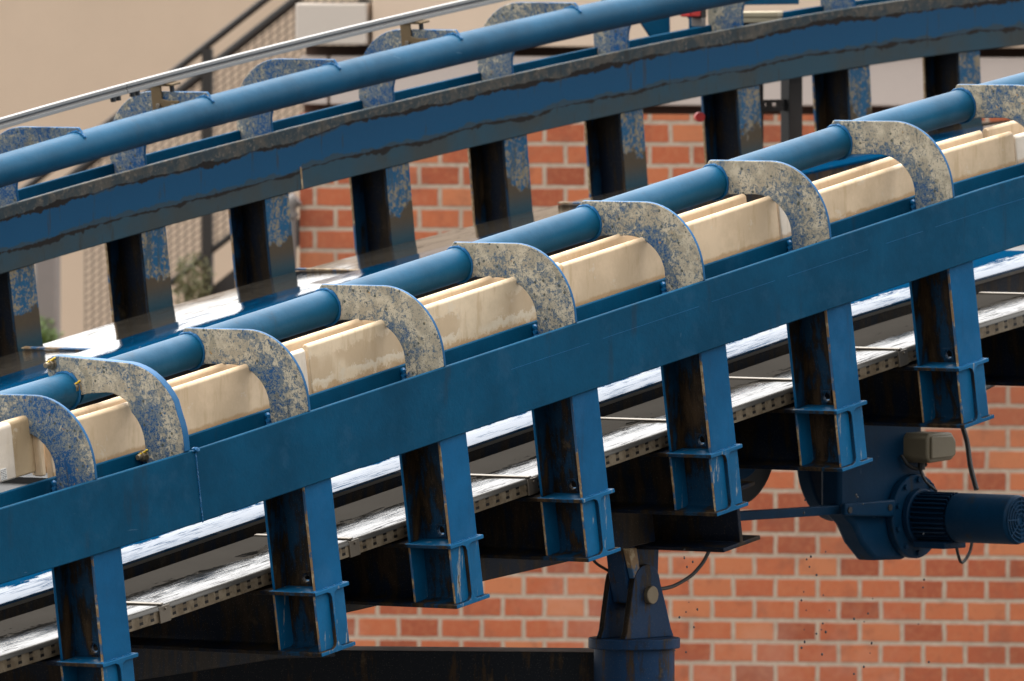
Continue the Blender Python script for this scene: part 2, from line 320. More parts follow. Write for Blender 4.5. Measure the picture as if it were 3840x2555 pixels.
class MB:
    def __init__(s): s.v = []; s.f = []; s.u = []; s.mi = []
    def add(s, vs, fs, mi=0, us=None):
        b = len(s.v); s.v += [tuple(x) for x in vs]
        for i, f in enumerate(fs):
            s.f.append(tuple(b + j for j in f)); s.mi.append(mi[i] if isinstance(mi, list) else mi)
            s.u.append(us[i] if us else [(0.0, 0.0)] * len(f))
        return s
    def box(s, a, b, mi=0, fm=None, mat=None):            # corner to corner; fm(axis, sign) -> material index
        (x0, y0, z0), (x1, y1, z1) = a, b
        vs = [(x0, y0, z0), (x1, y0, z0), (x1, y1, z0), (x0, y1, z0), (x0, y0, z1), (x1, y0, z1), (x1, y1, z1), (x0, y1, z1)]
        fs = [(0, 3, 2, 1), (4, 5, 6, 7), (0, 1, 5, 4), (2, 3, 7, 6), (1, 2, 6, 5), (3, 0, 4, 7)]
        ax = [(2, -1), (2, 1), (1, -1), (1, 1), (0, 1), (0, -1)]
        us = []
        for f, (q, sg) in zip(fs, ax):
            o = [i for i in range(3) if i != q]; us.append([(vs[i][o[0]], vs[i][o[1]]) for i in f])
        if mat is not None: vs = [mat @ Vector(q) for q in vs]
        return s.add(vs, fs, [fm(*q) if fm else mi for q in ax], us)
    def prism(s, poly, axis, d0, d1, mi=0, rim=None, mat=None, pre=None):   # 2-D outline extruded along an axis
        n = len(poly); rim = mi if rim is None else rim
        def pt(p, d):
            q = {0: (d, p[0], p[1]), 1: (p[0], d, p[1]), 2: (p[0], p[1], d)}[axis]
            return mat @ Vector(q) if mat is not None else Vector(q)
        vs = [pt(p, d0) for p in poly] + [pt(p, d1) for p in poly]
        fs = [tuple(range(n - 1, -1, -1)), tuple(range(n, 2 * n))] + [(i, (i + 1) % n, n + (i + 1) % n, n + i) for i in range(n)]
        us = [[poly[i] for i in range(n - 1, -1, -1)], list(poly)] + [[(0, 0)] * 4] * n
        return s.add(vs, fs, [mi, mi] + [rim] * n, us)
    def cyl(s, a, b, r, seg=20, mi=0, r2=None, cap=True):
        a, b = Vector(a), Vector(b); r2 = r if r2 is None else r2; d = (b - a); ln = d.length; d.normalize()
        x = d.orthogonal().normalized(); y = d.cross(x)
        vs = []; 
        for c, q in ((a, r), (b, r2)):
            vs += [c + (x * math.cos(2 * math.pi * i / seg) + y * math.sin(2 * math.pi * i / seg)) * q for i in range(seg)]
        fs = [(i, (i + 1) % seg, seg + (i + 1) % seg, seg + i) for i in range(seg)]
        if cap: fs += [tuple(range(seg - 1, -1, -1)), tuple(range(seg, 2 * seg))]
        return s.add(vs, fs, mi)
    def tube(s, pts, r, seg=10, mi=0, closed=False):
        pts = [Vector(p) for p in pts]; n = len(pts); vs = []; x = None
        for i, p in enumerate(pts):
            a = pts[(i - 1) % n] if (closed or i) else p; b = pts[(i + 1) % n] if (closed or i < n - 1) else p
            d = (b - a).normalized()
            if x is None: x = d.orthogonal().normalized()
            else: x = (x - d * x.dot(d)).normalized()
            y = d.cross(x); rr = r[i] if isinstance(r, list) else r
            vs += [p + (x * math.cos(2 * math.pi * k / seg) + y * math.sin(2 * math.pi * k / seg)) * rr for k in range(seg)]
        fs = []
        for i in range(n if closed else n - 1):
            j = (i + 1) % n
            fs += [(i * seg + k, i * seg + (k + 1) % seg, j * seg + (k + 1) % seg, j * seg + k) for k in range(seg)]
        if not closed: fs += [tuple(range(seg - 1, -1, -1)), tuple(range((n - 1) * seg, n * seg))]
        return s.add(vs, fs, mi)
    def sweep(s, prof, ts, far=False, mi=0, fmi=None, vuv=None):   # closed (l, n) outline along the lift; uv = (t, v) in metres
        n = len(prof); vs = []
        for t in ts:
            o, d, k = frame(t, far); vs += [o + L * (WT - l if far else l) + k * q for l, q in prof]
        fs = []; us = []; ms = []
        for i in range(len(ts) - 1):
            for j in range(n):
                j2 = (j + 1) % n; fs.append((i * n + j, i * n + j2, (i + 1) * n + j2, (i + 1) * n + j))
                a = vuv(prof[j]) if vuv else prof[j][1]; b = vuv(prof[j2]) if vuv else prof[j2][1]
                us.append([(ts[i], a), (ts[i], b), (ts[i + 1], b), (ts[i + 1], a)]); ms.append(fmi(j) if fmi else mi)
        e = (len(ts) - 1) * n
        fs += [tuple(range(n - 1, -1, -1)), tuple(range(e, e + n))]
        us += [[(q[0], q[1]) for q in reversed(prof)], [(q[0], q[1]) for q in prof]]; ms += [mi, mi]
        return s.add(vs, fs, ms, us)
    def lump(s, c, rad, seed=0, mi=0, k=.22, sub=2):
        bm = bmesh.new(); bmesh.ops.create_icosphere(bm, subdivisions=sub, radius=1); rn = random.Random(seed)
        vs = [Vector((v.co.x * rad[0], v.co.y * rad[1], v.co.z * rad[2])) * (1 + rn.uniform(-k, k)) + Vector(c) for v in bm.verts]
        fs = [tuple(v.index for v in f.verts) for f in bm.faces]; bm.free()
        return s.add(vs, fs, mi)
    def build(s, name, mats, parent=None, bevel=0, smooth=35, seg=2):
        me = bpy.data.meshes.new(name); me.from_pydata(s.v, [], s.f); ul = me.uv_layers.new(name='UVMap')
        k = 0
        for p, us in zip(me.polygons, s.u):
            for j in range(p.loop_total): ul.data[p.loop_start + j].uv = us[j]
        for q in (mats if isinstance(mats, list) else [mats]): me.materials.append(M[q])
        for p, q in zip(me.polygons, s.mi): p.material_index = q
        bm = bmesh.new(); bm.from_mesh(me); bmesh.ops.recalc_face_normals(bm, faces=bm.faces); bm.to_mesh(me); bm.free()
        if smooth:
            for p in me.polygons: p.use_smooth = True
            me.set_sharp_from_angle(angle=R(smooth))
        o = bpy.data.objects.new(name, me); COL.objects.link(o)
        if parent is not None: o.parent = parent
        if bevel:
            b = o.modifiers.new('bevel', 'BEVEL'); b.width = bevel; b.segments = seg; b.limit_method = 'ANGLE'; b.angle_limit = R(40)
        return o

def tag(o, label=None, cat=None, group=None, kind=None):
    for k, v in (('label', label), ('category', cat), ('group', group), ('kind', kind)):
        if v: o[k] = v
    return o
def empty(name, label, cat, group=None, loc=(0, 0, 0)):
    o = bpy.data.objects.new(name, None); o.empty_display_size = .1; COL.objects.link(o); o.location = loc
    return tag(o, label, cat, group)
def seat(o, t, far=False, mirror=False):                  # stand a root on the lift at t
    q, d, k = frame(t, far); o.location = q + (L * WT if far else Vector())
    o.rotation_euler = (0, -math.atan2(d.z, d.x), 0)
def dup(root, label, group=None):
    r = root.copy(); COL.objects.link(r); r['label'] = label
    if group: r['group'] = group
    for c in list(root.children):
        d = c.copy(); COL.objects.link(d); d.parent = r
        for gc in list(c.children):
            e = gc.copy(); COL.objects.link(e); e.parent = d
    return r
def rng(a, b, st=.25):
    k = max(1, int(round((b - a) / st))); return [a + (b - a) * i / k for i in range(k + 1)]
def plate_hole(mb, y0, y1, z0, z1, x0, x1, cy, cz, r, mi=0, seg=24):   # plate in the y-z plane with one round hole
    angs = sorted(set([2 * math.pi * i / seg for i in range(seg)] + [math.atan2(z - cz, y - cy) % (2 * math.pi) for y in (y0, y1) for z in (z0, z1)]))
    def rim(a):
        c, s_ = math.cos(a), math.sin(a); ks = []
        if abs(c) > 1e-9: ks.append(((y1 if c > 0 else y0) - cy) / c)
        if abs(s_) > 1e-9: ks.append(((z1 if s_ > 0 else z0) - cz) / s_)
        k = min(ks); return (cy + c * k, cz + s_ * k)
    n = len(angs); inn = [(cy + r * math.cos(a), cz + r * math.sin(a)) for a in angs]; out = [rim(a) for a in angs]
    vs = [(x0,) + p for p in inn] + [(x0,) + p for p in out] + [(x1,) + p for p in inn] + [(x1,) + p for p in out]; fs = []
    for i in range(n):
        j = (i + 1) % n
        fs += [(i, j, n + j, n + i), (2 * n + i, 3 * n + i, 3 * n + j, 2 * n + j), (i, 2 * n + i, 2 * n + j, j), (n + i, n + j, 3 * n + j, 3 * n + i)]
    mb.add(vs, fs, mi)

# ------------------------------------------------------------------ setting: ground, walls behind
tag(MB().box((-400, -400, -6.3), (400, 400, -6.0)).build('ground', 'ground', smooth=0), kind='structure')
U = Vector((.46, -.888, 0)).normalized(); NW = Vector((-.888, -.46, 0)).normalized()
CF = Vector((fw.x, fw.y, 0)).normalized()
def wall_matrix(dist):
    o = CAMLOC + CF * dist; o.z = 0
    q = Matrix((U, -NW, Vector((0, 0, 1)))).transposed().to_4x4(); q.translation = o; return q
WM = wall_matrix(77.4)                                    # x along the wall, y away from the viewer, z up
def wobj(mb, name, mat, parent=None, bevel=0, wm=None):
    o = mb.build(name, mat, parent, bevel, 30); 
    if parent is None: o.matrix_world = WM if wm is None else wm
    return o
bw = empty('brick_building', 'red brick wall with pale mortar under a pale concrete band and beige render', 'building'); bw.matrix_world = WM
def wbox(u0, u1, z0, z1, y0, y1, uvo=(0, 0)):
    mb = MB(); mb.box((u0, y0, z0), (u1, y1, z1)); mb.u = [[(a - uvo[0], b - uvo[1]) for a, b in q] for q in mb.u]; return mb
wbox(-1.256, 14, -6, .965, 0, .4, (1.1795 + .1234, -1.4625)).build('brick_wall', 'brick', bw, 0, 0)
wbox(-1.25, 14, .965, 1.015, .10, .4).build('shadow_gap', 'brown', bw, 0, 0)
wbox(-1.25, -1.09, 1.015, 1.30, -.01, .4).build('concrete_band', 'conc', bw, .012, 0)
wbox(-1.075, 14, 1.015, 1.30, -.01, .4).build('concrete_band', 'conc', bw, .012, 0)
wbox(-1.25, 14, 1.30, 1.355, .16, .4).build('shadow_gap', 'brown', bw, 0, 0)
wbox(-.815, 14, 1.355, 2.9, -.06, .4).build('upper_wall', 'stucco2', bw, .01, 0)
wbox(-1.262, -.843, 1.365, 1.606, -.10, .4).build('white_block', 'white', bw, .012, 0)
wbox(-1.262, -.80, 1.63, 2.9, .05, .4).build('upper_wall', 'stucco2', bw, 0, 0)
pipe = MB().cyl((-1.31, -.05, .40), (-1.31, -.05, -1), .045, 14)
pipe.tube([(-1.31, -.05, .40), (-1.30, -.05, .44), (-1.26, -.05, .47)], .045, 14)
for z in (-.02, .36): pipe.cyl((-1.31, -.05, z), (-1.31, -.05, z + .03), .055, 14)
tag(wobj(pipe, 'drain_pipe', 'grey'), 'dark grey drain pipe down the left corner of the brick wall', 'pipe')
WS = wall_matrix(92.0)
tag(wobj(wbox(-14, 1.5, -6, 3.6, 0, .4), 'rendered_wall', 'stucco', wm=WS), 'large plain beige rendered wall rising behind the outside stairs', 'wall')

# outside stairs between the two walls
WT2 = wall_matrix(84.0)
def sline(u, z0, u0=-1.585, k=.775): return z0 + (u - u0) * k
st = empty('outdoor_staircase', 'outdoor stair with dark rails and wire mesh panels before the beige wall', 'staircase'); st.matrix_world = WT2
def strail(off, r, name, ua=-3.4, ub=-.7, y=0):
    MB().tube([(ua, y, sline(ua, 1.561 + off)), (ub, y, sline(ub, 1.561 + off))], r, 12).build(name, 'stair', st)
strail(0, .025, 'handrail'); strail(-.155, .032, 'mid_rail')
a = MB()
for o_, r_ in ((-1.32, .022),): strail(o_, r_, 'lower_rail')
for ux in (-1.955, -.95):
    z = sline(ux, 1.561); MB().box((ux - .032, -.03, z - 1.75), (ux + .032, .03, z - .02)).build('baluster_post', 'stair', st)
ms = MB(); du = .034
for i in range(46):
    u0 = -2.75 + i * .05
    zt, zb = sline(u0, 1.561 - .19), sline(u0, 1.561 - 1.30)
    ms.tube([(u0, .01, zb), (u0, .01, zt)], .0045, 5)
for i in range(24):
    o_ = -.21 - i * .046; ms.tube([(-2.75, .01, sline(-2.75, 1.561 + o_)), (-.6, .01, sline(-.6, 1.561 + o_))], .0045, 5)
ms.build('mesh_panel', 'mesh', st)
sg = MB(); sg.prism([(-4.2, sline(-4.2, 1.561 - 1.55)), (-.5, sline(-.5, 1.561 - 1.55)), (-.5, sline(-.5, 1.561 - 1.72)), (-4.2, sline(-4.2, 1.561 - 1.72))], 1, -.02, .05)
sg.build('stringer', 'stair', st)
ps = MB().box((-3.07, -.06, -6), (-2.915, .06, -.02)); 
tag(wobj(ps, 'steel_column', 'grey', wm=WT2, bevel=.02), 'blurred grey square steel column standing left of the mesh stair panel', 'column')
def bush(name, label, c, rad, n, mat, wm, seed):
    rn = random.Random(seed); root = empty(name, label, 'plant'); root.matrix_world = wm
    fo = MB()
    for i in range(n):
        a_, b_ = rn.uniform(0, 6.28), rn.uniform(-1, 1); r_ = rn.random() ** .5
        q = Vector((c[0] + rad[0] * r_ * math.cos(a_) * math.sqrt(1 - b_ * b_), c[1] + rad[1] * r_ * math.sin(a_), c[2] + rad[2] * b_ * r_))
        d = Vector((rn.uniform(-1, 1), rn.uniform(-1, 1), rn.uniform(-.2, 1))).normalized() * rn.uniform(.025, .05); e = d.orthogonal().normalized() * .011
        fo.add([q, q + d * .5 + e, q + d, q + d * .5 - e], [(0, 1, 2, 3)])
    fo.build('foliage', mat, root, 0, 0)
    stm = MB()
    for i in range(6): stm.tube([(c[0] + rn.uniform(-.2, .2) * rad[0], c[1], c[2] - rad[2] * 1.6), (c[0] + rn.uniform(-.7, .7) * rad[0], c[1], c[2] + rad[2] * .6)], .006, 5)
    stm.build('stem', mat, root)
bush('shrub', 'dry olive green shrub growing beneath the stair rail', (-2.02, -.15, -.26), (.13, .1, .22), 420, 'leafd', WT2, 1)
bush('shrub', 'bright green young shrub at the foot of the grey column', (-2.975, -.15, -.62), (.10, .08, .16), 260, 'leaf', WT2, 2)

# ------------------------------------------------------------------ rail beams
def beam(name, label, t0, t1, far, mats):
    root = empty(name, label, 'steel beam', 'steel beams carrying the guide tubes', frame(t0, far)[0] + (L * WT if far else Vector()))
    inv = Matrix.Translation(-root.location)
    ts = rng(t0, t1, .25)
    def part(nm, prof, mat, bev=.005):
        mb = MB().sweep(prof, ts, far); mb.v = [tuple(inv @ Vector(q)) for q in mb.v]; return mb.build(nm, mat, root, bev)
    part('outer_flange', [(-.016, 0), (.004, 0), (.004, .324), (-.016, .324)], mats[0])
    part('inner_flange', [(.236, 0), (.256, 0), (.256, .324), (.236, .324)], mats[1])
    part('web', [(.005, .152), (.235, .152), (.235, .168), (.005, .168)], mats[2], 0)
    return root, inv
b1, i1 = beam('rail_beam', 'short blue steel beam left of the upright weld seam, lowest at left', -5.2, -2.853, False, ('beam', 'beam', 'web'))
b2, i2 = beam('rail_beam', 'long clean blue near beam rising right from the upright weld seam', -2.849, 5.5, False, ('beam', 'beam', 'web'))
b3, i3 = beam('rail_beam', 'dirty blue far beam crossed by ragged black tar lines', -1.5, 12.5, True, ('farbeam', 'farbeam', 'web') if 'farbeam' in M else ('beam', 'beam', 'web'))
M['farbeam'] = m_farbeam('stained_rail')
for c in b3.children:
    if c.name.startswith('inner_flange'): c.data.materials[0] = M['farbeam']
rn = random.Random(3)
ws = MB()
for i in range(40):
    q = P(-2.851, -.0165, .004 + i * .0081); ws.lump(q - b2.location, (.006, .004, .006), i, 0, .3, 1)
ws.build('weld_seam', 'rim', b2)
wl2 = MB(); q0 = P(-2.851, -.02, .324) - b2.location
wl2.lump(q0, (.022, .012, .012), 5, 0, .25); wl2.build('weld_bead', 'rim', b2)
sc_ = MB()
for a_, b_, n_ in ((.15, .9, .215), (1.0, 1.5, .217), (1.6, 2.25, .216), (2.4, 2.7, .217), (-.55, .05, .214), (2.8, 3.6, .217)):
    sc_.sweep([(-.0168, n_), (-.0160, n_), (-.0160, n_ + .0016), (-.0168, n_ + .0016)], rng(a_, b_), False)
sc_.v = [tuple(Vector(q) - b2.location) for q in sc_.v]; sc_.build('scratch_line', 'rim', b2, 0, 0)
fs_ = MB(); fs_.sweep([(.2565, .005), (.2585, .005), (.2585, .12), (.2565, .12)], [4.30, 4.312], True); fs_.v = [tuple(Vector(q) - b3.location) for q in fs_.v]
fs_.build('rust_seam', 'edge', b3)

# ------------------------------------------------------------------ guide tubes
def tube(label, t0, t1, far):
    c = [P(t, WT - .625 if far else .625, .588, far) for t in rng(t0, t1, .25)]
    root = MB(); root.tube([q - c[0] for q in c], .0785, 40); o = root.build('guide_tube', 'tube'); o.location = c[0]
    return tag(o, label, 'steel tube', 'blue guide tubes held by the curved brackets')
tube('short blue tube end at far left, left of the yellow marked bolts', -5.0, -2.925, False)
tube('long near blue guide tube running up through the speckled curved brackets', -2.895, 5.5, False)
tube('upper blue guide tube across the top, in front of the far brackets', -1.5, 12.5, True)

# ------------------------------------------------------------------ curved brackets
def hook_outline(big=False):
    o = [(.006, .175), (.006, .318), (-.0145, .327)]
    for i in range(15):
        a = R(2 + 88 * i / 14); o.append((.29 - .3045 * math.cos(a), .381 + .31 * math.sin(a)))
    if big: o += [(.66, .742), (.69, .738), (.715, .722), (.724, .70), (.722, .66), (.70, .62), (.56, .535), (.50, .545)]
    else: o += [(.642, .691), (.655, .675), (.665, .655), (.645, .60), (.60, .535), (.585, .527)]
    for i in range(15):
        a = R(90 - 88 * i / 14); o.append((.40 - .193 * math.cos(a), .36 + (.17 if not big else .193) * math.sin(a)))
    return o + [(.208, .175)]
def make_bracket(label, spk, group, far=False, big=False, th=.018, m=1, foot_label=None):
    root = empty('guide_bracket', label, 'bracket', group)
    pr = [(l * m, n) for l, n in hook_outline(big)]
    if big: pr = [(l, n + (.03 if n > .5 and l < .6 else 0)) for l, n in pr]
    MB().prism(pr, 0, -th / 2, th / 2, 0, 1).build('plate', [spk, 'rim'], root, .004)
    rg = MB(); ring = []
    rn = random.Random(11)
    for i in range(48):
        a = 2 * math.pi * i / 48
        if far: a = R(40 + 130 * i / 47)
        ring.append((-th / 2 - .003, (.625 + .081 * math.cos(a)) * m, .588 + .081 * math.sin(a)))
    rg.tube(ring, [.0075 + rn.uniform(-.0025, .0025) for _ in range(48)], 8, 0, not far)
    rg.build('weld_bead', 'rim', root)
    lw = MB(); 
    for i in range(6): lw.lump((-.006, .224 * m, .20 + i * .020), (.014, .014, .015), 20 + i, 0, .18, 2)
    lw.build('weld_bead', 'rim', root)
    return root
NG = 'curved speckled brackets along the near beam'; FG = 'curved brackets along the far beam'
TN = [-3.545, -2.019, -1.021, -.027, .968, 1.972, 2.977, 3.985]
nlab = ['bracket cut by the left edge, mottled olive and blue, left of the bolted one',
        'first bracket right of the yellow bolted bracket, before the split cream panel',
        'second bracket right of the yellow bolted bracket, over the ragged stained cream panel',
        'third bracket right of the yellow bolted bracket, its top arm half blue',
        'fourth bracket right of the yellow bolted bracket, above the middle of the near beam',
        'third bracket from the right edge on the near beam, finely speckled',
        'second bracket from the right edge on the near beam, with dark round spots',
        'bracket cut by the right edge on the near beam']
hk0 = make_bracket(nlab[0], 'spkb', NG); hk = make_bracket(nlab[1], 'spk', NG)
for i, t in enumerate(TN):
    o = hk0 if i == 0 else hk if i == 1 else dup(hk, nlab[i], NG)
    seat(o, t)
hb_ = make_bracket('large cream bracket with three yellow marked bolts at its flanged joint', 'spk', NG, big=True, th=.042); seat(hb_, -2.905)
for (l, n) in ((.690, .706), (.562, .605), (.216, .305)):
    b = MB(); b.cyl((-.021, l, n), (-.026, l, n), .028, 20); b.cyl((-.026, l, n), (-.044, l, n), .0225, 6); b.cyl((-.044, l, n), (-.068, l, n), .0125, 14)
    bo = b.build('bolt', 'bolt', hb_, .002)
    y = MB(); rn = random.Random(int(l * 1000))
    for i in range(9):
        k = i / 8; y.lump((-.060 + .033 * min(1, k * 1.3), l + .010 - .034 * k, n + .004 + .024 * k), (.006, .0045, .0045), i + 50, 0, .3, 1)
    y.build('paint_mark', 'yellow', bo)
flab = ['far bracket at top left corner behind the upper tube, without rail holder', 'far bracket holding the first rail holder, left of the stair rails',
        'far bracket with two bare bolt holes, third from left', 'far bracket holding the second rail holder, in front of the concrete band',
        'far bracket at top centre, its rounded back touching the top edge', 'far bracket leg left of the red lamp, cream stained',
        'far bracket leg between red lamp and beige box', 'far bracket leg right of the beige box']
TF = [2.143, 3.15, 4.17, 5.173, 6.173, 7.17, 8.17, 9.17]
fh = make_bracket(flab[0], 'spkb', FG, True, m=-1)
for i, t in enumerate(TF):
    o = fh if i == 0 else dup(fh, flab[i], FG)
    seat(o, t, True)

# ------------------------------------------------------------------ posts and cross beams
def make_post(label, group, m=1, far=False, ln=.478):
    root = empty('rail_post', label, 'post', group)
    e = lambda ax, sg: 1 if ax == 0 else (0 if ax == 1 else 0)
    def bx(l0, l1): return (min(l0 * m, l1 * m), max(l0 * m, l1 * m))
    a, b = bx(0, .016); MB().box((-.098, a, -ln), (.098, b, -.001), 0, lambda ax, sg: 1 if ax == 0 and sg < 0 else (2 if ax == 1 and sg * m > 0 else 0)).build('outer_flange', ['post' if not far else 'web', 'edge', 'web'], root, .003)
    a, b = bx(.229, .245); MB().box((-.098, a, -ln), (.098, b, -.001), 0, lambda ax, sg: 1 if ax == 0 and sg < 0 else (2 if far and ax == 1 and sg < 0 else 0)).build('inner_flange', ['webd' if far else 'web', 'post' if not far else 'web', 'farpost'], root, .003)
    w_ = MB(); a, b = bx(.0165, .2285)
    if far: w_.box((-.006, a, -ln), (.006, b, -.001))
    else: plate_hole(w_, a, b, -ln, -.001, -.006, .006, .118, -.437, .020)
    w_.build('web', 'web' if not far else 'under', root)
    if not far:
        f = MB()
        for yy, sg in ((.0165, 1), (.2285, -1)):
            f.prism([(yy, -ln), (yy + sg * .03, -ln), (yy + sg * .012, -ln + .0), (yy, -ln + .02)], 0, -.09, -.0065)
        hb = MB().cyl((-.0065, .118, -.437), (-.012, .118, -.437), .031, 20)
        bm_ = MB(); plate_hole(bm_, .118 - .030, .118 + .030, -.467, -.407, -.013, -.0065, .118, -.437, .021)
        bm_.build('washer_plate', 'web', root, .002)
    return root
M['farpost'] = m_farpost('stained_post')
PT = [-3.505, -2.0, -1.0, 0.0, 1.0, 2.0, 3.0, 4.05]
plab = ['leftmost near post, left of the weld seam, its foot at the bottom left corner', 'near post just right of the weld seam, cream streaks on its foot',
        'near post third from left, below the second speckled bracket', 'near post in the middle of the picture, left of the clevis pillar',
        'near post fifth from left, standing above the dark lower girder', 'near post sixth from left with small pale scratches, left of the gearbox',
        'rightmost near post fully in view, above the khaki box', 'near post cut by the right edge']
PG = 'blue steel posts under the near beam'
pp = make_post(plab[0], PG)
for i, t in enumerate(PT[:7]):
    o = pp if i == 0 else dup(pp, plab[i], PG)
    seat(o, t)
FGp = 'stained posts under the far beam'; FT = [1.10] + [2.07, 3.113, 4.11, 5.107, 6.105, 7.108, 8.135, 9.13, 10.14]
fplab = ['', 'far post at the left edge, cream and blue flaked', 'far post second from left, beside the grey column', 'far post in front of the stair stringer, third from left',
         'far post just right of the brick wall corner', 'far post fifth from left, against bare brickwork', 'far post sixth from left, left of the red push button',
         'far post with a red push button on its left side', 'far post right of the black slotted bar', 'rightmost far post in front of the concrete band']
fp_ = make_post(fplab[1], FGp, -1, True, .46)
for i, t in enumerate(FT):
    if i == 0: continue
    o = fp_ if i == 1 else dup(fp_, fplab[i], FGp)
    seat(o, t, True)

def i_profile(h, hw, tf=.018, tw=.0068, f=.028):
    pr = [(-hw, 0), (hw, 0), (hw, -tf), (tw + f, -tf), (tw + f * .3, -tf - f * .3), (tw, -tf - f), (tw, -h + tf + f), (tw + f * .3, -h + tf + f * .3), (tw + f, -h + tf), (hw, -h + tf), (hw, -h)]
    return pr + [(-x, z) for x, z in reversed(pr[2:])] if False else pr + [(-hw, -h), (-hw, -h + tf), (-tw - f, -h + tf), (-tw - f * .3, -h + tf + f * .3), (-tw, -h + tf + f), (-tw, -tf - f), (-tw - f * .3, -tf - f * .3), (-tw - f, -tf), (-hw, -tf)]
CG = 'dark cross beams below the posts'
def make_cross(label):
    root = empty('cross_beam', label, 'cross beam', CG)
    mb = MB(); pr = i_profile(.2925, .1244); n = len(pr)
    ys = [-.016, .245, .5, WT - .5, WT + .016]; vs = []
    for y in ys: vs += [(x, y, z - .4785) for x, z in pr]
    fs = []; mi = []
    for i in range(len(ys) - 1):
        for j in range(n): fs.append((i * n + j, i * n + (j + 1) % n, (i + 1) * n + (j + 1) % n, (i + 1) * n + j)); mi.append((0 if j in (0, 20, 1, 2) else 1) if i == 0 else (2 if i else 1))
    fs += [tuple(range(n - 1, -1, -1)), tuple(range((len(ys) - 1) * n, len(ys) * n))]; mi += [0, 0]
    mb.add(vs, fs, mi); mb.build('beam_body', ['foot', 'web', 'under'], root, .003)
    for y0 in (.002, .231):
        for sg in (-1, 1):
            a, b = sorted((sg * .0068, sg * .105))
            MB().box((a, y0, -.4785 - .2925 + .0175), (b, y0 + .013, -.4785 - .0175), 0, lambda ax, q: 1 if ax == 0 else (0 if (ax == 1 and q < 0) else 2)).build('stiffener', ['foot', 'edge', 'web'], root, .003)
    ex = MB()
    for i in range(14):
        ex.lump((-.108 + .016 * i, .0, -.4785 - .0004), (.010, .006, .005), i + 80, 0, .3, 1)
    ex.build('weld_bead', 'rim', root)
    return root
clab = ['cross beam end at the bottom left corner under the leftmost post', 'cross beam with white cream streaked stiffener under the post right of the weld seam',
        'cross beam third from left, its foot against the plain brick wall', 'cross beam left of the clevis pillar, with a pale dirt smear behind it',
        'cross beam resting above the dark lower girder', 'cross beam left of the gearbox housing', 'cross beam above the khaki connection box', 'dark cross beam cut by the right edge']
cc0 = make_cross(clab[0])
for i, t in enumerate(PT):
    o = cc0 if i == 0 else dup(cc0, clab[i], CG)
    seat(o, t)

# ------------------------------------------------------------------ cable trays, lids, deck, belt
JT = [-5.1, -2.821, -1.443, -.1, 1.16, 2.111, 2.847, 4.3]
wh = ['cut by the bottom left corner', 'between the leftmost post and the weld seam', 'below the second and third near posts', 'between the third and fourth near posts',
      'right of the middle near post', 'between the fifth and sixth near posts', 'at the right edge below the near beam']
for i in range(7):
    a, b = JT[i] + .004, JT[i + 1] - .004; base = P(a, .3, -.466)
    tr = empty('cable_tray', 'cable tray with punched slots, ' + wh[i], 'cable tray', 'cable trays inside the near posts', base)
    def rel(mb): mb.v = [tuple(Vector(q) - base) for q in mb.v]; return mb
    ts = rng(a, b, .3)
    s_ = MB().sweep([(.298, -.4655), (.301, -.4655), (.301, -.402), (.298, -.402)], ts, False, 0, None, lambda q: q[1] + .4665); rel(s_).build('tray_side', 'tray', tr, 0, 0)
    s_ = MB().sweep([(.301, -.466), (.83, -.466), (.83, -.462), (.301, -.462)], ts); rel(s_).build('tray_floor', 'dark', tr, 0, 0)
    lid = MB().sweep([(.291, -.412), (.293, -.396), (.299, -.3905), (.307, -.389), (.84, -.389), (.846, -.394), (.846, -.41), (.842, -.41), (.842, -.3925), (.303, -.3925), (.297, -.40), (.295, -.412)], ts, False, 0,
                     lambda j: 1 if j in (0, 1, 2, 11, 10) else 0, lambda q: q[0] - .3); rel(lid).build('lid', ['lid', 'lip'], tr, 0, 50)
    js = MB().sweep([(.288, -.3885), (.84, -.3885), (.84, -.3815), (.288, -.3815)], [b - .012, b + .012]); js = rel(js).build('joint_strip', 'steel', tr, .002)
    pl = MB().sweep([(.289, -.47), (.2975, -.47), (.2975, -.395), (.289, -.395)], [b - .018, b + .055]); rel(pl).build('joint_plate', 'steel', tr, .002)
    bo = MB().cyl(P(b + .02, .288, -.41) - base, P(b + .02, .281, -.41) - base, .006, 8); bo.build('bolt', 'steel', tr)
FJ = [-1.5, 1.99, 4.19, 6.4, 8.6, 11.0]
fwh = ['at far left behind the bolted bracket', 'between the left far posts below the stairs', 'in front of the brick wall corner', 'below the brickwork, mostly hidden by the near tube', 'at the right behind the last brackets']
for i in range(5):
    a, b = FJ[i] + .003, FJ[i + 1] - .003; base = P(a, WT - .3, -.389, True)
    tr = empty('cable_duct', 'wet grey lid by the far posts, ' + fwh[i], 'tray lid', 'lid strips along the far posts', base)
    def rel(mb): mb.v = [tuple(Vector(q) - base) for q in mb.v]; return mb
    rel(MB().sweep([(.29, -.44), (.29, -.392), (.30, -.389), (.84, -.389), (.846, -.40), (.846, -.44)], rng(a, b, .3), True, 0, None, lambda q: q[0] - .3)).build('lid', 'lidfar', tr, 0, 50)
    rel(MB().sweep([(.27, -.3885), (.84, -.3885), (.84, -.380), (.27, -.380)], [b - .016, b + .016], True)).build('joint_strip', 'edge', tr, .002)
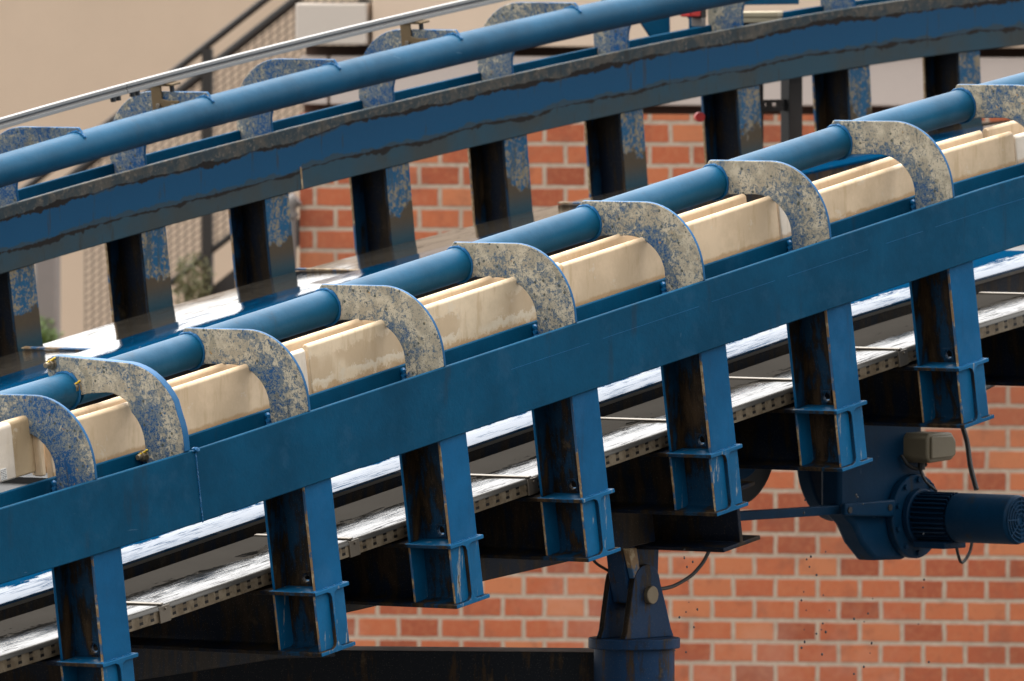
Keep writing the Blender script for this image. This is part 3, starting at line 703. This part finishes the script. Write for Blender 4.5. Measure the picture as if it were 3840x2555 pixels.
def deck(label, t0, t1, far, e0, e1):
    base = P(t0, WT - e0 if far else e0, -.33, far); root = empty('deck_plate', label, 'deck plate', 'blue deck plates beside the belt', base)
    def rel(mb): mb.v = [tuple(Vector(q) - base) for q in mb.v]; return mb
    ts = rng(t0, t1, .25)
    rel(MB().sweep([(e0, -.334), (e0 + .006, -.330), (e1 - .006, -.330), (e1, -.334), (e1, -.345), (e0, -.345)], ts, far, 0, None, lambda q: q[0] - e0)).build('top_plate', 'deck', root, 0, 50)
    rel(MB().sweep([(e0 + .002, -.362), (e0 + .012, -.362), (e0 + .012, -.3455), (e0 + .002, -.3455)], ts, far)).build('edge_lip', 'lip', root, .002)
    rel(MB().sweep([(e0 + .035, -.56), (e0 + .047, -.56), (e0 + .047, -.3625), (e0 + .035, -.3625)], ts, far)).build('apron', 'under', root)
    rel(MB().sweep([(e1 - .02, -.42), (e1 - .004, -.42), (e1 - .004, -.3455), (e1 - .02, -.3455)], ts, far)).build('side_skirt', 'webd', root, .002)
deck('wet blue deck strip with a dark lip seen between the near posts', -5.0, 5.2, False, .91, 1.45)
deck('wet blue deck strip in front of the far posts, mirroring them', -1.5, 11.5, True, .88, 1.22)
bl = empty('conveyor_belt', 'black conveyor belt in the dark gap between the deck strips', 'conveyor belt', None, P(-5, 1.5, -.45))
q = MB().sweep([(1.47, -.47), (WT - 1.47, -.47), (WT - 1.47, -.455), (1.47, -.455)], rng(-5, 9)); q.v = [tuple(Vector(x) - bl.location) for x in q.v]; q.build('belt', 'belt', bl)
q = MB()
for i in range(27): q.sweep([(1.5, -.4545), (WT - 1.5, -.4545), (WT - 1.5, -.425), (1.5, -.425)], [-4.8 + i * .5, -4.77 + i * .5])
q.v = [tuple(Vector(x) - bl.location) for x in q.v]; q.build('cleat', 'belt', bl)
# dark girder under the near end of the cross beams
gl = MB().sweep([(1.5, -1.05), (1.53, -1.05), (1.53, -.775), (1.5, -.775)], rng(-4.6, 1.0)); tag(gl.build('long_girder', 'under'), 'dark longitudinal girder below the cross beams', 'girder')

# ------------------------------------------------------------------ cream guide panels
PGp = 'cream plastic panels behind the near beam'
def panel(label, t0, t1, l0, n0, n1, mat='cream', th=.035, tilt=0.0):
    base = P((t0 + t1) / 2, l0, n0); root = empty('plastic_guard', label, 'plastic panel', PGp, base)
    def rel(mb): mb.v = [tuple(Vector(q) - base) for q in mb.v]; return mb
    r = .012
    pr = [(l0, n0), (l0 + th, n0), (l0 + th, n1 - r), (l0 + th - r, n1), (l0 + r, n1), (l0, n1 - r)]
    rel(MB().sweep(pr, rng(t0, t1, .25), False, 0, None, lambda q: q[1] - .31)).build('board', mat, root, .010, 40, 3)
    return root
panel('longest front cream panel with a ragged peeled stain at its foot, left end', -1.595, .31, .30, .30, .535, 'cream_peel')
panel('front cream panel behind the fourth and fifth brackets, yellowish and clean', .322, 2.00, .30, .30, .525)
panel('front cream panel behind the last two brackets at right', 2.19, 3.93, .30, .295, .475)
panel('front cream panel behind the bolted bracket, brown smears near its foot', -3.46, -1.78, .30, .30, .535)
panel('short whitish panel end left of the ragged stained cream panel', -1.77, -1.615, .30, .30, .522, 'cream2')
panel('short whitish panel end right of the middle cream panels', 2.015, 2.175, .30, .295, .505, 'cream2')
panel('whitish panel piece at the right edge behind the last bracket', 3.945, 4.9, .30, .29, .45, 'cream2')
panel('rear cream panel row section at the left behind the bolted bracket', -3.40, -1.72, .435, .30, .535)
panel('rear cream panel row section in the middle behind the split joint', -1.62, 1.95, .435, .30, .537)
panel('rear cream panel row section at right, ending in a rounded notch', 2.03, 3.87, .435, .30, .487)
panel('small rear cream end block beyond the rounded notch at right', 3.91, 4.25, .435, .30, .49)
sb = panel('stained whitish box end with a small printed white sticker at left edge', -4.5, -3.705, .30, .352, .60, 'cream2', .10)
bs_ = sb.location
def rel2(mb): mb.v = [tuple(Vector(q) - bs_) for q in mb.v]; return mb
rel2(MB().sweep([(.2965, .362), (.2995, .362), (.2995, .412), (.2965, .412)], [-3.815, -3.775], False)).build('sticker', 'label', sb, 0, 0)
kk = MB()
rn = random.Random(5)
for r_ in range(6):
    x = -3.812
    while x < -3.779:
        wd = rn.uniform(.003, .008); kk.sweep([(.2960, .366 + r_ * .0075), (.2964, .366 + r_ * .0075), (.2964, .3695 + r_ * .0075), (.2960, .3695 + r_ * .0075)], [x, min(x + wd, -3.778)], False); x += wd + rn.uniform(.002, .006)
rel2(kk).build('printing', 'ink', sb, 0, 0)
panel('recessed brown stained cream panel beside the stickered box', -3.70, -3.53, .33, .345, .60, 'creamd', .05)
panel('narrow upright cream strip between recessed panel and long panel', -3.535, -3.50, .30, .325, .60, 'cream', .05)

# ------------------------------------------------------------------ aluminium rail with holders on the far brackets
ar = empty('aluminium_rail', 'grey aluminium profile rail running above the far brackets', 'rail', None, P(1.5, WT - .395, .80, True))
def relA(mb): mb.v = [tuple(Vector(q) - ar.location) for q in mb.v]; return mb
for (a, b) in ((-1.5, 2.818), (2.822, 12)):
    pr = [(.38, .735), (.41, .735), (.41, .786), (.38, .786), (.38, .770), (.386, .766), (.386, .758), (.38, .754)]
    pr = [(.41 - (l - .38), n) for l, n in pr]
    relA(MB().sweep(pr, rng(a, b, .3), True, 0, lambda j: 1 if j in (4, 5, 6) else 0)).build('profile', ['alu', 'alud'], ar, .002, 30)
for k in (-.10, -.06, .05, .09):
    MB().cyl(P(2.82 + k, WT - .395, .734, True) - ar.location, P(2.82 + k, WT - .395, .712, True) - ar.location, .014, 8).build('joint_bolt', 'dark', ar)
for lab, t in (('rusty rail holder bolted to the far bracket left of the stair rails', 3.15), ('rusty rail holder bolted to the far bracket before the concrete band', 5.173)):
    h = empty('rail_holder', lab, 'bracket', 'rusty rail holders'); seat(h, t, True)
    MB().prism([(-.47, .60), (-.30, .60), (-.30, .733), (-.365, .733), (-.365, .655), (-.40, .648), (-.47, .648)], 0, -.022, -.011).build('holder_plate', 'bracket', h, .004)
    MB().box((-.03, -.44, .7205), (.05, -.3, .7335)).build('clamp_top', 'bracket', h, .004)
    for y in (-.44, -.345):
        MB().cyl((-.022, y, .622), (-.034, y, .622), .014, 6).build('bolt', 'steel', h, .002)
    MB().cyl((.0, -.42, .72), (.0, -.42, .69), .013, 6).build('clamp_bolt', 'dark', h)

# ------------------------------------------------------------------ far side fittings
def simple(mb, name, mat, label, cat, group=None, bevel=.004):
    c = sum((Vector(v) for v in mb.v), Vector()) / len(mb.v); mb.v = [tuple(Vector(v) - c) for v in mb.v]
    o = mb.build(name, mat, None, bevel); o.location = c; return tag(o, label, cat, group)
ch = empty('slotted_bar_frame', 'black slotted steel frame between two right far posts', 'steel frame', None, (8.9, 5.45, .6))
def relC(mb): mb.v = [tuple(Vector(q) - ch.location) for q in mb.v]; return mb
relC(MB().box((8.995, 5.43, .2), (9.115, 5.49, 1.45))).build('upright', 'dark', ch, .004)
relC(MB().box((8.742, 5.44, .2), (8.776, 5.49, 1.45))).build('upright', 'dark', ch, .003)
cb = MB()
cb.box((8.776, 5.45, 1.093), (8.995, 5.458, 1.117)); cb.box((8.776, 5.45, 1.137), (8.995, 5.458, 1.155))
xs = [8.776, 8.805, 8.822, 8.872, 8.905, 8.995]
for a, b in ((8.776, 8.803), (8.820, 8.868), (8.908, 8.995)): cb.box((a, 5.4502, 1.1172), (b, 5.4578, 1.1368))
relC(cb).build('slotted_bar', 'dark', ch)
rb = empty('push_button', 'red push button on the left side of a right far post', 'push button', None, (7.84, 5.15, 1.08))
MB().cyl((.033, .05, 0), (-.008, .01, 0), .026, 16).build('button_cap', 'red', rb, .004); MB().box((.034, .045, -.020), (.06, .075, .020)).build('button_base', 'dark', rb, .003)
lp = empty('warning_lamp', 'red warning lamp at the top edge beside a far bracket leg', 'lamp', None, (7.55, 5.0, 1.635))
MB().box((-.046, -.02, -.024), (.046, .05, .024)).build('lens', 'red', lp, .008); MB().box((.0465, -.02, -.03), (.094, .05, .024)).build('housing', 'dark', lp, .004)
MB().box((.052, -.02, -.075), (.09, .05, -.0305)).build('mounting', 'grey', lp, .004)
bx_ = empty('junction_box', 'flat beige junction box lying on the far beam', 'junction box', None, (8.43, 5.12, 1.60))
bmx = Matrix.Rotation(R(0), 4, 'Z')
def qbox(a, b, z0, z1, dy): return MB().prism([(-.27, .0), (.005, -.02), (.27, .10), (.0, .24)], 2, z0, z1)
MB().prism([(-.272, .02), (.0, -.02), (.272, .14), (.02, .26)], 2, -.028, -.002).build('box_base', 'box', bx_, .004)
MB().prism([(-.278, .02), (.0, -.026), (.278, .14), (.02, .266)], 2, .0, .030).build('box_lid', 'box', bx_, .006)
gz = lambda pts: MB().prism([(x - 7.75, z - 1.55) for x, z in pts], 1, 0, .012)
gp = gz([(7.52, 1.62), (7.62, 1.59), (7.714, 1.505), (7.89, 1.52), (7.885, 1.75), (7.55, 1.75)]); o = gp.build('gusset_plate', 'tube', None, .003); o.location = (7.75, 5.4, 1.55)
tag(o, 'blue gusset plate left of the red warning lamp at top', 'plate')
gp = gz([(7.871, 1.66), (7.959, 1.592), (7.959, 1.54), (8.07, 1.55), (8.07, 1.75), (7.871, 1.75)]); o = gp.build('gusset_plate', 'tube', None, .003); o.location = (7.75, 5.32, 1.55)
tag(o, 'blue gusset plate behind the red warning lamp', 'plate')
simple(MB().box((8.55, 5.42, 1.662), (9.07, 5.48, 1.80)), 'cover_plate', 'tube', 'dark blue cover plate above the beige junction box', 'plate')
cbm = MB()
for i in range(4): cbm.tube([P(8.28 + .06 * i, 5.35, .50, True), P(8.34 + .06 * i, 5.38, .60, True), P(8.45 + .07 * i, 5.4, .72, True)], .016, 8)
simple(cbm, 'cable_bundle', 'rubber', 'black cable bundle above the beige junction box', 'cables', None, 0)

# ------------------------------------------------------------------ lower girder, pillar and clevis
lg = empty('lower_girder', 'dark deep girder end with wide bottom flange above the clevis pillar', 'girder'); seat(lg, 1.50)
def igird(root, hw, z0, z1, y0, y1, mats):
    mb = MB(); tf = .02
    pr = [(-hw, z0), (hw, z0), (hw, z0 + tf), (.012, z0 + tf), (.012, z1 - tf), (hw, z1 - tf), (hw, z1), (-hw, z1), (-hw, z1 - tf), (-.012, z1 - tf), (-.012, z0 + tf), (-hw, z0 + tf)]
    mb.prism(pr, 1, y0, y1); return mb.build('girder_body', mats, root, .004)
igird(lg, .148, -1.055, -.776, .33, WT - .33, 'under')
for y in (.9, 2.0): MB().box((-.14, y, -1.03), (-.0125, y + .015, -.80)).build('stiffener', 'under', lg, .002)
sb2 = MB(); 
def strut(l0, l1, ta, na, tb, nb, h):
    q = [P(ta, l0, na), P(tb, l0, nb), P(tb, l0, nb + h), P(ta, l0, na + h)]; w_ = [x + L * (l1 - l0) for x in q]
    return MB().add(q + w_, [(0, 1, 2, 3), (7, 6, 5, 4), (0, 4, 5, 1), (3, 2, 6, 7), (0, 3, 7, 4), (1, 5, 6, 2)])
simple(strut(.72, .80, -1.55, -.80, 1.35, -1.013, .20), 'girder_strut', 'under', 'dark sloping strut running to the lower girder below the middle posts', 'strut')
dg = [P(-3.2, 1.30, -.83), P(-1.888, 1.30, -.985), P(-.818, 1.30, -1.116), P(-.40, 1.30, -1.20), P(-.40, 1.30, -.775), P(-3.2, 1.30, -.775)]
simple(MB().add(dg + [x + L * .06 for x in dg], [(0, 1, 2, 3, 4, 5), (11, 10, 9, 8, 7, 6)] + [(i, i + 6, (i + 1) % 6 + 6, (i + 1) % 6) for i in range(6)]), 'deep_girder', 'under', 'dark tapered girder behind the two leftmost post feet', 'girder')

pil = empty('support_pillar', 'dark blue pillar with a pinned clevis under the lower girder', 'pillar', None, (1.58, .9, -6))
def relP(mb): mb.v = [tuple(Vector(q) - pil.location) for q in mb.v]; return mb
cx, cy = 1.575, .9
relP(MB().cyl((cx, cy, -6), (cx, cy, -1.277), .190, 48)).build('column', 'pillar', pil, 0)
relP(MB().cyl((cx, cy, -1.2765), (cx, cy, -1.228), .216, 48)).build('head_plate', 'pillar', pil, .004)
tx = rt.copy()
def clev(y, nm):
    # side plate in the X-Z plane, wide foot, rounded head round the pin
    pr = [(-.185, -1.2275), (.200, -1.2275), (.178, -1.19), (.130, -1.06), (.098, -.985)]
    for i in range(9):
        a = R(5 + 170 * i / 8); pr.append((-.012 + .105 * math.cos(a), -.975 + .095 * math.sin(a)))
    pr += [(-.135, -1.05), (-.165, -1.19)]
    return relP(MB().prism([(cx + x, z) for x, z in pr], 1, y, y + .032, 0, 1)).build(nm, ['pillar', 'webd'], pil, .004)
clev(cy - .085, 'clevis_plate'); clev(cy + .055, 'clevis_plate')
relP(MB().cyl((cx + .005, cy - .108, -1.025), (cx + .005, cy + .12, -1.025), .043, 24)).build('pin', 'bolt', pil, .004)
relP(MB().prism([(cx - .10, -1.06), (cx + .03, -1.09), (cx + .12, -1.0), (cx + .13, -.79), (cx - .16, -.79), (cx - .14, -.9)], 1, cy - .05, cy + .052)).build('hanger_lug', 'pillar', pil, .006)
relP(MB().prism([(cx - .16, -.80), (cx - .09, -.80), (cx - .01, -1.12), (cx - .035, -1.15)], 1, cy - .082, cy - .0525, 0)).build('hanger_rib', 'edge', pil, .003)

# horizontal dark tank-like beam at the very bottom
lb = MB(); tm = Matrix((U, -NW, Vector((0, 0, 1)))).transposed().to_4x4(); tm.translation = Vector((cx, cy, 0))
lb.prism([(-3.2, -2.1), (.05, -2.1), (.05, -1.305), (-3.2, -1.312)], 1, .10, .45, 0, None, tm)
simple(lb, 'tie_beam', 'tie', 'dark mottled beam along the bottom edge joining the pillar', 'beam')

# ------------------------------------------------------------------ gearbox, motor, drum, cables
gr = empty('drive_gearbox', 'dark blue gearbox with ribbed motor hanging below the right cross beams', 'gear motor', None, (3.95, 1.0, -.75))
def relG(mb): mb.v = [tuple(Vector(q) - gr.location) for q in mb.v]; return mb
body = [(3.372, -.20), (3.372, -.70), (3.495, -.78), (3.56, -.87), (3.67, -.955), (3.90, -.96), (4.02, -.93), (4.10, -.86), (4.13, -.76), (4.13, -.62), (4.06, -.52), (4.05, -.20)]
relG(MB().prism(body, 1, 1.01, 1.13)).build('housing', 'gear', gr, .02)
relG(MB().cyl((3.95, 1.009, -.75), (3.95, .965, -.75), .205, 48)).build('flange_disc', 'gear', gr, .008)
for i in range(10):
    a = 2 * math.pi * (i + .5) / 10; relG(MB().cyl((3.95 + .178 * math.cos(a), .965, -.75 + .178 * math.sin(a)), (3.95 + .178 * math.cos(a), .95, -.75 + .178 * math.sin(a)), .014, 6)).build('bolt', 'gear', gr)
relG(MB().cyl((3.95, .9645, -.75), (3.95, .93, -.75), .135, 32)).build('adapter', 'gearl', gr, .006)
relG(MB().cyl((3.95, .929, -.75), (3.95, .73, -.75), .10, 32)).build('stator', 'gearl', gr, 0)
fn = MB()
for i in range(30):
    a = 2 * math.pi * i / 30; c, s_ = math.cos(a), math.sin(a); mt = Matrix.Translation((3.95, 0, -.75)) @ Matrix.Rotation(-a, 4, 'Y')
    fn.box((.099, .735, -.0035), (.122, .925, .0035), 0, None, mt)
relG(fn).build('cooling_fins', 'gearl', gr)
relG(MB().cyl((3.95, .729, -.75), (3.95, .36, -.75), .120, 40)).build('fan_cover', 'gear', gr, .015)
fg = MB()
for k in range(5):
    r_ = .03 + k * .02; fg.tube([(3.95 + r_ * math.cos(2 * math.pi * i / 32), .354, -.75 + r_ * math.sin(2 * math.pi * i / 32)) for i in range(32)], .004, 6, 0, True)
for k in range(8):
    a = 2 * math.pi * k / 8; fg.tube([(3.95 + .02 * math.cos(a), .354, -.75 + .02 * math.sin(a)), (3.95 + .112 * math.cos(a), .354, -.75 + .112 * math.sin(a))], .004, 6)
relG(fg).build('fan_grille', 'gear', gr)
tb = MB(); tb.box((3.86, .74, -.90), (4.04, .93, -.866)); relG(tb).build('motor_foot', 'gearl', gr, .006)
arm = MB(); arm.prism([(3.34, -.665), (3.75, -.662), (3.75, -.745), (3.34, -.725)], 1, .955, .985); ao = relG(arm).build('torque_arm', 'gear', gr, .008)
for x in (3.375, 3.705): relG(MB().cyl((x, .9545, -.698), (x, .949, -.698), .016, 14)).build('bolt', 'dark', gr)
tbx = empty('connection_box', 'khaki octagonal connection box below the rightmost cross beam', 'junction box', None, (4.02, .97, -.415))
MB().prism([(-.125, -.05), (-.10, -.075), (.08, -.065), (.12, -.04), (.12, .03), (.08, .07), (-.10, .07), (-.125, .05)], 1, -.10, .09).build('box_body', 'boxd', tbx, .010)
MB().prism([(-.10, -.055), (.07, -.05), (.10, -.03), (.10, .025), (.07, .055), (-.10, .055)], 1, -.112, -.1005).build('box_cover', 'boxd', tbx, .008)
MB().cyl((-.06, -.02, -.07), (-.06, -.02, -.11), .018, 10).build('cable_gland', 'dark', tbx)
dr = empty('drive_drum', 'black round drive drum behind the gearbox under the belt', 'drum', None, (3.0, 1.6, -.35))
MB().cyl((0, -.25, 0), (0, 2.2, 0), .33, 48).build('drum_shell', 'rubber', dr, .01); MB().cyl((0, -.27, 0), (0, -.2505, 0), .20, 32).build('hub', 'gear', dr, .004)
gr2 = MB().cyl((3.80, 1.28, -.47), (3.80, 1.36, -.47), .31, 48); simple(gr2, 'guard_disc', 'gear', 'dark blue round guard disc behind the gearbox', 'guard', None, .01)
simple(MB().box((2.3, 1.02, -.722), (3.40, 1.08, -.678)), 'torque_bar', 'gear', 'thin dark blue horizontal bar left of the gearbox', 'bar')
def cable(label, pts, r=.011):
    # Catmull-Rom through the points
    q = [Vector(p) for p in pts]; q = [q[0] * 2 - q[1]] + q + [q[-1] * 2 - q[-2]]; o_ = []
    for i in range(1, len(q) - 2):
        for k in range(8):
            s_ = k / 8; a, b, c, d = q[i - 1:i + 3]
            o_.append(.5 * ((2 * b) + (c - a) * s_ + (2 * a - 5 * b + 4 * c - d) * s_ ** 2 + (3 * b - a - 3 * c + d) * s_ ** 3))
    o_.append(q[-2]); return simple(MB().tube(o_, r, 10), 'cable', 'rubber', label, 'cable', 'black cables under the lift', 0)
cable('black cable curving from the clevis to the lower girder', [(1.70, .86, -1.004), (1.80, .88, -1.004), (1.9, .9, -.995), (2.0, .9, -.965), (2.053, .9, -.941), (2.12, .9, -.895), (2.17, .9, -.84)], .009)
cable('thin black cable left of the clevis hanger', [(1.36, 1.0, -.82), (1.38, .98, -.87), (1.45, .96, -.91)], .007)
cable('black cable rising from the motor to the right edge', [(4.28, .85, -.63), (4.30, .9, -.52), (4.34, .95, -.40), (4.36, 1.0, -.30), (4.40, 1.02, -.24), (4.55, 1.05, -.18), (4.75, 1.05, -.12), (5.0, 1.05, -.05)], .013)
cable('short black cable loop below the motor', [(4.25, .95, -.88), (4.26, .95, -.93), (4.29, .95, -.985), (4.33, .95, -.975), (4.37, .95, -.93), (4.385, .95, -.88)], .008)
cable('thin cable from the khaki box to the motor', [(3.96, .96, -.52), (3.98, .94, -.58), (4.02, .90, -.63)], .007)
cable('dark cable lying along the gearbox housing', [(3.85, .99, -.45), (3.88, .97, -.50), (3.95, .96, -.52), (4.0, .95, -.50)], .009)

# ------------------------------------------------------------------ water drops falling from the steelwork
rn = random.Random(21); dp = MB()
for (x, y, z0, z1, n) in ((3.0, .6, -.45, -1.9, 22), (2.1, .3, -.55, -1.3, 12), (1.05, .2, -.75, -1.3, 14), (2.55, .5, -.7, -1.5, 9), (3.35, .5, -.6, -1.6, 7)):
    for i in range(n):
        r_ = rn.uniform(.0025, .0058); dp.lump((x + rn.gauss(0, .012 + .05 * (i % 3 == 0)), y + rn.gauss(0, .02), rn.uniform(z1, z0)), (r_, r_, r_ * rn.uniform(1, 1.6)), i, 0, .05, 2)
tag(dp.build('water_drops', 'drop'), kind='stuff')
